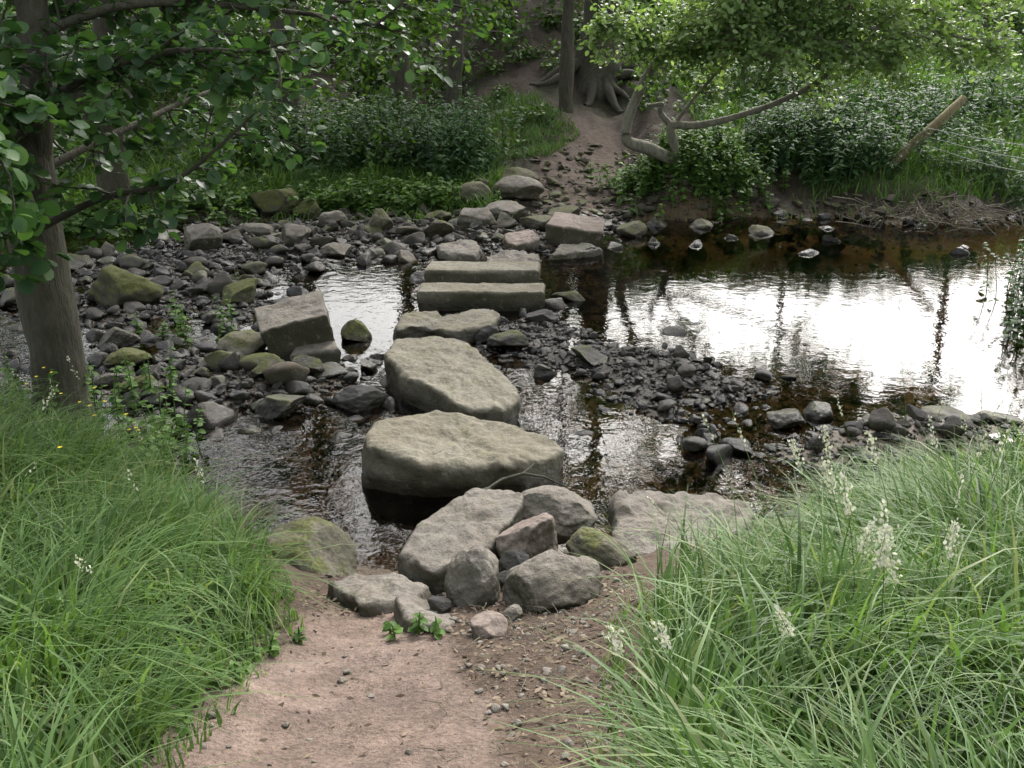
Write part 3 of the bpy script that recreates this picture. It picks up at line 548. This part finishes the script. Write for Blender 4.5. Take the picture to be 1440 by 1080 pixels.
herbs('nettles',[(5.2,16.2,1.2,1.0,150),(4.2,16.0,.8,.8,90),(6.6,17.2,1.4,1,100),(7.4,15.2,1.5,.5,50),(5.3,15.2,.6,.3,40),(8.5,18.5,1.2,1,80),(5.0,19.5,1.2,1,80)],.13,.95,M_nettle)
herbs('ivy_bush',[(2.7,15.0,.9,.6,190),(3.2,15.3,.9,.6,140),(2.0,15.3,.5,.4,50),(3.0,14.75,.8,.2,60)],.09,.5,M_fgrass,LF_far)
herbs('butterbur_plants',[(-1.6,14.7,1.3,.5,60),(-2.8,14.9,1.6,.5,60),(-4.6,14.6,1.6,.6,60),(-6,13.8,1,.8,60)],.13,.36,M_fgrass,LF_mid)
herbs('streamside_herbs',[(-3.0,6.5,.5,.5,26),(-2.5,6.1,.3,.3,12),(-2.7,8.3,.3,.4,5),(-2.2,5.7,.3,.3,12),(-3.4,8.6,.6,.5,5)],.06,.45,M_fgrass,LF_mid)
herbs('bramble_bush',[(4.95,7.9,.4,.8,150),(5.6,9.2,.6,.8,140)],.07,.85,M_leaf,LF_mid)
herbs('dock_plants',[(-.40,3.12,.1,.08,5),(-.5,4.2,.12,.1,3),(-1.0,2.2,.2,.4,14),(-1.05,3,.2,.4,12)],.035,.09,M_fgrass,LF_mid)

# --- grass
def grass(name,n,dens,box,h0,h1,w,mat,bend=(.3,1.1),bias=None,rows=6,over=5):
    xx=rng.uniform(box[0],box[1],n*over); yy=rng.uniform(box[2],box[3],n*over); k=rng.random(n*over)<dens(xx,yy)
    xx,yy=xx[k][:n],yy[k][:n]; n=len(xx); zz=H(xx,yy)-.01
    tus=fb2(xx,yy,2.2,2); h=(h0+(h1-h0)*rng.random(n)**1.3)*(1+.4*tus)
    a=fb2(xx,yy,1.8,2)*4.5+rng.normal(0,.9,n)
    dx,dy=np.cos(a),np.sin(a)
    if bias: dx,dy=dx+bias(xx,yy)[0],dy+bias(xx,yy)[1]
    l=np.hypot(dx,dy)+1e-6; dx,dy=dx/l,dy/l
    bd=rng.uniform(*bend,n); s=np.linspace(0,1,rows)[None,:]
    hz=h[:,None]*bd[:,None]*.75*s**2; up=h[:,None]*(s-.42*bd[:,None]*s**3)
    tw=rng.uniform(-.8,.8,n); sxv=-dy*np.cos(tw)+dx*np.sin(tw); syv=dx*np.cos(tw)+dy*np.sin(tw)
    ww=w*(.5+1.1*rng.random(n)**2)[:,None]*(1-s**1.8)*(.55+.45*np.sin(np.pi*np.clip(s+.2,0,1)))*.6+.0004
    px,py,pz=xx[:,None]+dx[:,None]*hz,yy[:,None]+dy[:,None]*hz,zz[:,None]+up
    V=np.stack([np.stack([px-sxv[:,None]*ww,py-syv[:,None]*ww,pz],-1),np.stack([px+sxv[:,None]*ww,py+syv[:,None]*ww,pz],-1)],2)
    V=V.reshape(-1,3); r=np.arange(rows-1)*2; f=np.stack([r,r+1,r+3,r+2],1)
    F=(f[None]+(np.arange(n)*rows*2)[:,None,None]).reshape(-1,4)
    return mesh_np(name,V,F,[mat])
pt=lambda x,y:.7+.5*fb2(x,y,2.0,2)
gl_=lambda x,y:((x<xl(y)-.0)&(yN(x)-y>.05)&(np.hypot(x+3.15,y-6.2)>.45))*pt(x,y)
gr_=lambda x,y:((x>xr(y))&(yN(x)-y>.05))*pt(x,y)
grass('meadow_grass',24000,gl_,(-4.2,-.85,1.0,6.6),.12,.46,.0115,M_grass,(.4,1.6),lambda x,y:(.35,-.1))
grass('meadow_grass',31000,gr_,(.25,5.0,1.0,7.4),.14,.52,.0115,M_grass,(.4,1.5),lambda x,y:(-.4,-.1))
grass('short_grass',9000,lambda x,y:(((x<xl(y)+.12)&(x>xl(y)-.25))|((x>xr(y)-.15)&(x<xr(y)+.25)))*(yN(x)-y>.1)*.8,(-3,3.2,1.0,6),.04,.18,.006,M_grass)
gf=lambda x,y:((y-yF(x)>.35)&(((x<-.2)&(y<17.5))|((x>3.3)&(y-yF(x)>1.3))|((x>4.6)&(y-yF(x)>.3))|((x>2.0)&(x<3.6)&(y<16.3)&(y>14.8))))*pt(x,y)
grass('bank_grass',46000,gf,(-9,13,13.5,24),.15,.55,.018,M_fgrass,(.4,1.4),lambda x,y:(0,-.4),4)
grass('bank_grass',4500,lambda x,y:(np.abs(x-.0)+np.abs(y-18.3)*.5<1.3)*1.0,(-2,2,17,20),.1,.25,.014,M_fgrass,(.4,1.2),None,4)
grass('streamside_grass',900,lambda x,y:(np.exp(-((x+1.2)/2.5)**2)*.2+.2)*(y-yF(x)>-.5)*(y-yF(x)<.5)*(np.abs(x-.9)>.9),(-6,7,13,15.2),.12,.35,.014,M_fgrass,(.4,1.4),None,4,20)
# seed heads
B=Bd()
def seedstem(x,y,h,lean,az,big=1.0):
    zz=float(H(np.array([x]),np.array([y]))[0]); P=spline([(x,y,zz),(x+lean*.25*math.cos(az),y+lean*.25*math.sin(az),zz+h*.55),(x+lean*math.cos(az),y+lean*math.sin(az),zz+h)],10)
    tube(B,P,np.linspace(.0018,.0008,10),0,4); n=int(60*big*big); t=rng.uniform(.80,1,n)*9; i=np.minimum(t.astype(int),8); f=(t-i)[:,None]
    w_=.008*big*np.sin(np.clip((t/9-.78)/.24,0,1)*3.0)[:,None]+.0015
    Pp=P[i]*(1-f)+P[i+1]*f+rng.normal(0,1,(n,3))*w_; D=(P[-1]-P[-3])[None]+rng.normal(0,.03,(n,3)); add_leaves(B,Pp,D,rng.normal(size=(n,3)),rng.uniform(.006,.013,n),LF_far,1)
for q in [(.32,1.95,.32,.1,2.4,1.2),(.45,1.9,.38,.12,2.8,1.1),(.85,2.0,.5,.15,1,1.3),(.95,2.1,.55,.12,1.5,1.3),(1.0,2.4,.6,.1,2.2,1.3),(1.05,2.6,.62,.12,2.5,1.2),(.9,2.3,.5,.1,.5,1.2),(1.1,3.0,.62,.15,2.6,1.1),(1.2,3.2,.62,.1,2.0,1.1),(.75,2.0,.35,.1,3,1.1),(1.35,3.0,.62,.14,2.6,1),(1.0,2.0,.45,.12,2.2,1.2),(1.15,2.2,.5,.1,1.2,1.2)]: seedstem(*q)
for k in range(120):
    if rng.random()<.65: a,b_=rng.uniform(.6,4.2),rng.uniform(2.2,6.0); ok=a>xr(b_)
    else: a,b_=rng.uniform(-3.4,-1),rng.uniform(2,5.8); ok=a<xl(b_)
    if ok: seedstem(a,b_,rng.uniform(.45,.75),rng.uniform(.05,.25),rng.uniform(0,6.28),rng.uniform(.35,.7))
B.obj('grass_seed_heads',[M_fgrass,M_seed])
B=Bd()
for k in range(26):
    a,b_=rng.uniform(-3.2,-1.8),rng.uniform(3.5,5.8)
    if a>xl(b_): continue
    zz=float(H(np.array([a]),np.array([b_]))[0])+rng.uniform(.32,.5); P0=np.array((a,b_,zz)); tube(B,np.array([(a,b_,zz-.45),(a,b_,zz-.2),(a,b_,zz)]),np.full(3,.0012),0,3)
    an=np.arange(5)*1.257; add_leaves(B,np.repeat(P0[None],5,0),np.stack([np.cos(an),np.sin(an),np.full(5,.5)],1),np.tile([0,0,1.0],(5,1)),np.full(5,.012),LF_mid,1)
B.obj('buttercups',[M_fgrass,M_yel])
# leaf litter, twigs
B=Bd(); n=4200; xx=rng.uniform(-.9,.6,n*3); yy=rng.uniform(1.6,4.6,n*3); k=rng.random(n*3)<np.clip(fdirt(xx,yy)*.8+.0,0,1); xx,yy=xx[k][:n],yy[k][:n]; m=len(xx)
an=rng.uniform(0,6.28,m); add_leaves(B,np.stack([xx,yy,H(xx,yy)+.006],1),np.stack([np.cos(an),np.sin(an),rng.normal(0,.2,m)],1),np.array([0,0,1.0])+rng.normal(0,.35,(m,3)),.008+.032*rng.random(m)**1.8,LF_nar,0)
B.obj('leaf_litter',[M_litter])
B=Bd()
for k in range(130):
    a,b_=rng.uniform(-.2,.5),rng.uniform(1.9,4.4); an=rng.uniform(0,3.1); l=rng.uniform(.03,.14); zz=float(H(np.array([a]),np.array([b_]))[0])+.01
    tube(B,np.array([(a,b_,zz),(a+l*.5*math.cos(an),b_+l*.5*math.sin(an),zz+.008),(a+l*math.cos(an+.2),b_+l*math.sin(an+.2),zz)]),np.full(3,.0018),0,4)
B.obj('fallen_twigs',[M_twig])
B=Bd()
tube(B,np.array([(-.20,4.52,.34),(-.12,4.66,.31),(-.06,4.74,.32),(.06,4.80,.33),(.18,4.82,.30),(.30,4.86,.22)]),np.array([.011,.010,.009,.008,.006,.004]),0,6,.25)
tube(B,np.array([(.06,4.80,.33),(.12,4.90,.34),(.15,4.97,.31)]),np.array([.006,.004,.002]),0,5)
tube(B,np.array([(-.12,4.66,.31),(-.05,4.66,.36),(.0,4.70,.37)]),np.array([.005,.003,.002]),0,5)
B.obj('fallen_branch',[M_bark])
B=Bd()
for k in range(260):
    c=np.array([6.25,13.9,.13])+rng.normal(0,1,3)*np.array([.6,.3,.10]); v=nrm(rng.normal(0,1,3)*np.array([1,.7,.35])+np.array([.5,0,-.25])); l=rng.uniform(.1,.6)
    tube(B,np.array([c-v*l/2,c+rng.normal(0,.03,3),c+v*l/2]),np.array([.008,.006,.002]),0,4)
B.obj('brushwood_pile',[M_twig])
# --- leaning fence post and wires
fe=bpy.data.objects.new('wire_fence',None); scene.collection.objects.link(fe)
B=Bd(); tube(B,np.array([(5.5,15.2,.3),(6.1,15.2,.92),(6.5,15.22,1.3),(6.88,15.25,1.68),(6.9,15.25,1.7)]),np.array([.075,.072,.07,.062,.001]),0,10,.06); po=B.obj('post',[M_wood]); po.parent=fe
M,nt=newmat('galvanised_wire'); p=N(nt,'ShaderNodeBsdfPrincipled'); p.inputs['Base Color'].default_value=(.4,.4,.4,1); p.inputs['Metallic'].default_value=.8; p.inputs['Roughness'].default_value=.5
o=N(nt,'ShaderNodeOutputMaterial'); nt.links.new(p.outputs[0],o.inputs[0])
B=Bd()
for zz in (0,.18,.36): tube(B,spline([(6.3,15.1,1.0+zz*.7),(7.2,14.3,.75+zz),(8.2,13.6,.7+zz),(10,12.8,.8+zz)],24),np.full(24,.004),0,5)
wi=B.obj('wires',[M]); wi.parent=fe

# ------------------------------------------------------------------ light, world, camera
EL,AZ=42,20
w=bpy.data.worlds.new("World"); scene.world=w; w.use_nodes=True; nt=w.node_tree; bg=nt.nodes['Background']
sk=nt.nodes.new('ShaderNodeTexSky'); sk.sky_type='NISHITA'; sk.sun_disc=False; sk.sun_elevation=math.radians(EL); sk.sun_rotation=math.radians(AZ); sk.dust_density=6; sk.air_density=1.2; sk.ozone_density=.8
hs=nt.nodes.new('ShaderNodeHueSaturation'); hs.inputs['Saturation'].default_value=.3; hs.inputs['Value'].default_value=3.1
nt.links.new(sk.outputs[0],hs.inputs['Color']); nt.links.new(hs.outputs[0],bg.inputs[0]); bg.inputs[1].default_value=.15
sd=bpy.data.lights.new('sun','SUN'); sd.energy=1.3; sd.angle=math.radians(18); sd.color=(1,.98,.95); so=bpy.data.objects.new('sun',sd); scene.collection.objects.link(so)
el,az=math.radians(EL),math.radians(AZ)
dv=Vector((math.sin(az)*math.cos(el),math.cos(az)*math.cos(el),math.sin(el))); so.rotation_euler=dv.to_track_quat('Z','Y').to_euler(); so.location=(5,15,20)
cd=bpy.data.cameras.new('camera'); cam=bpy.data.objects.new('camera',cd); scene.collection.objects.link(cam); scene.camera=cam
cam.location=(0,0,2.6); cam.rotation_euler=(math.radians(70),0,0); cd.sensor_width=36; cd.lens=36*1354/1440; cd.clip_end=2000; cd.clip_start=.05
scene.view_settings.view_transform='Standard'; scene.view_settings.look='None'; scene.view_settings.exposure=0
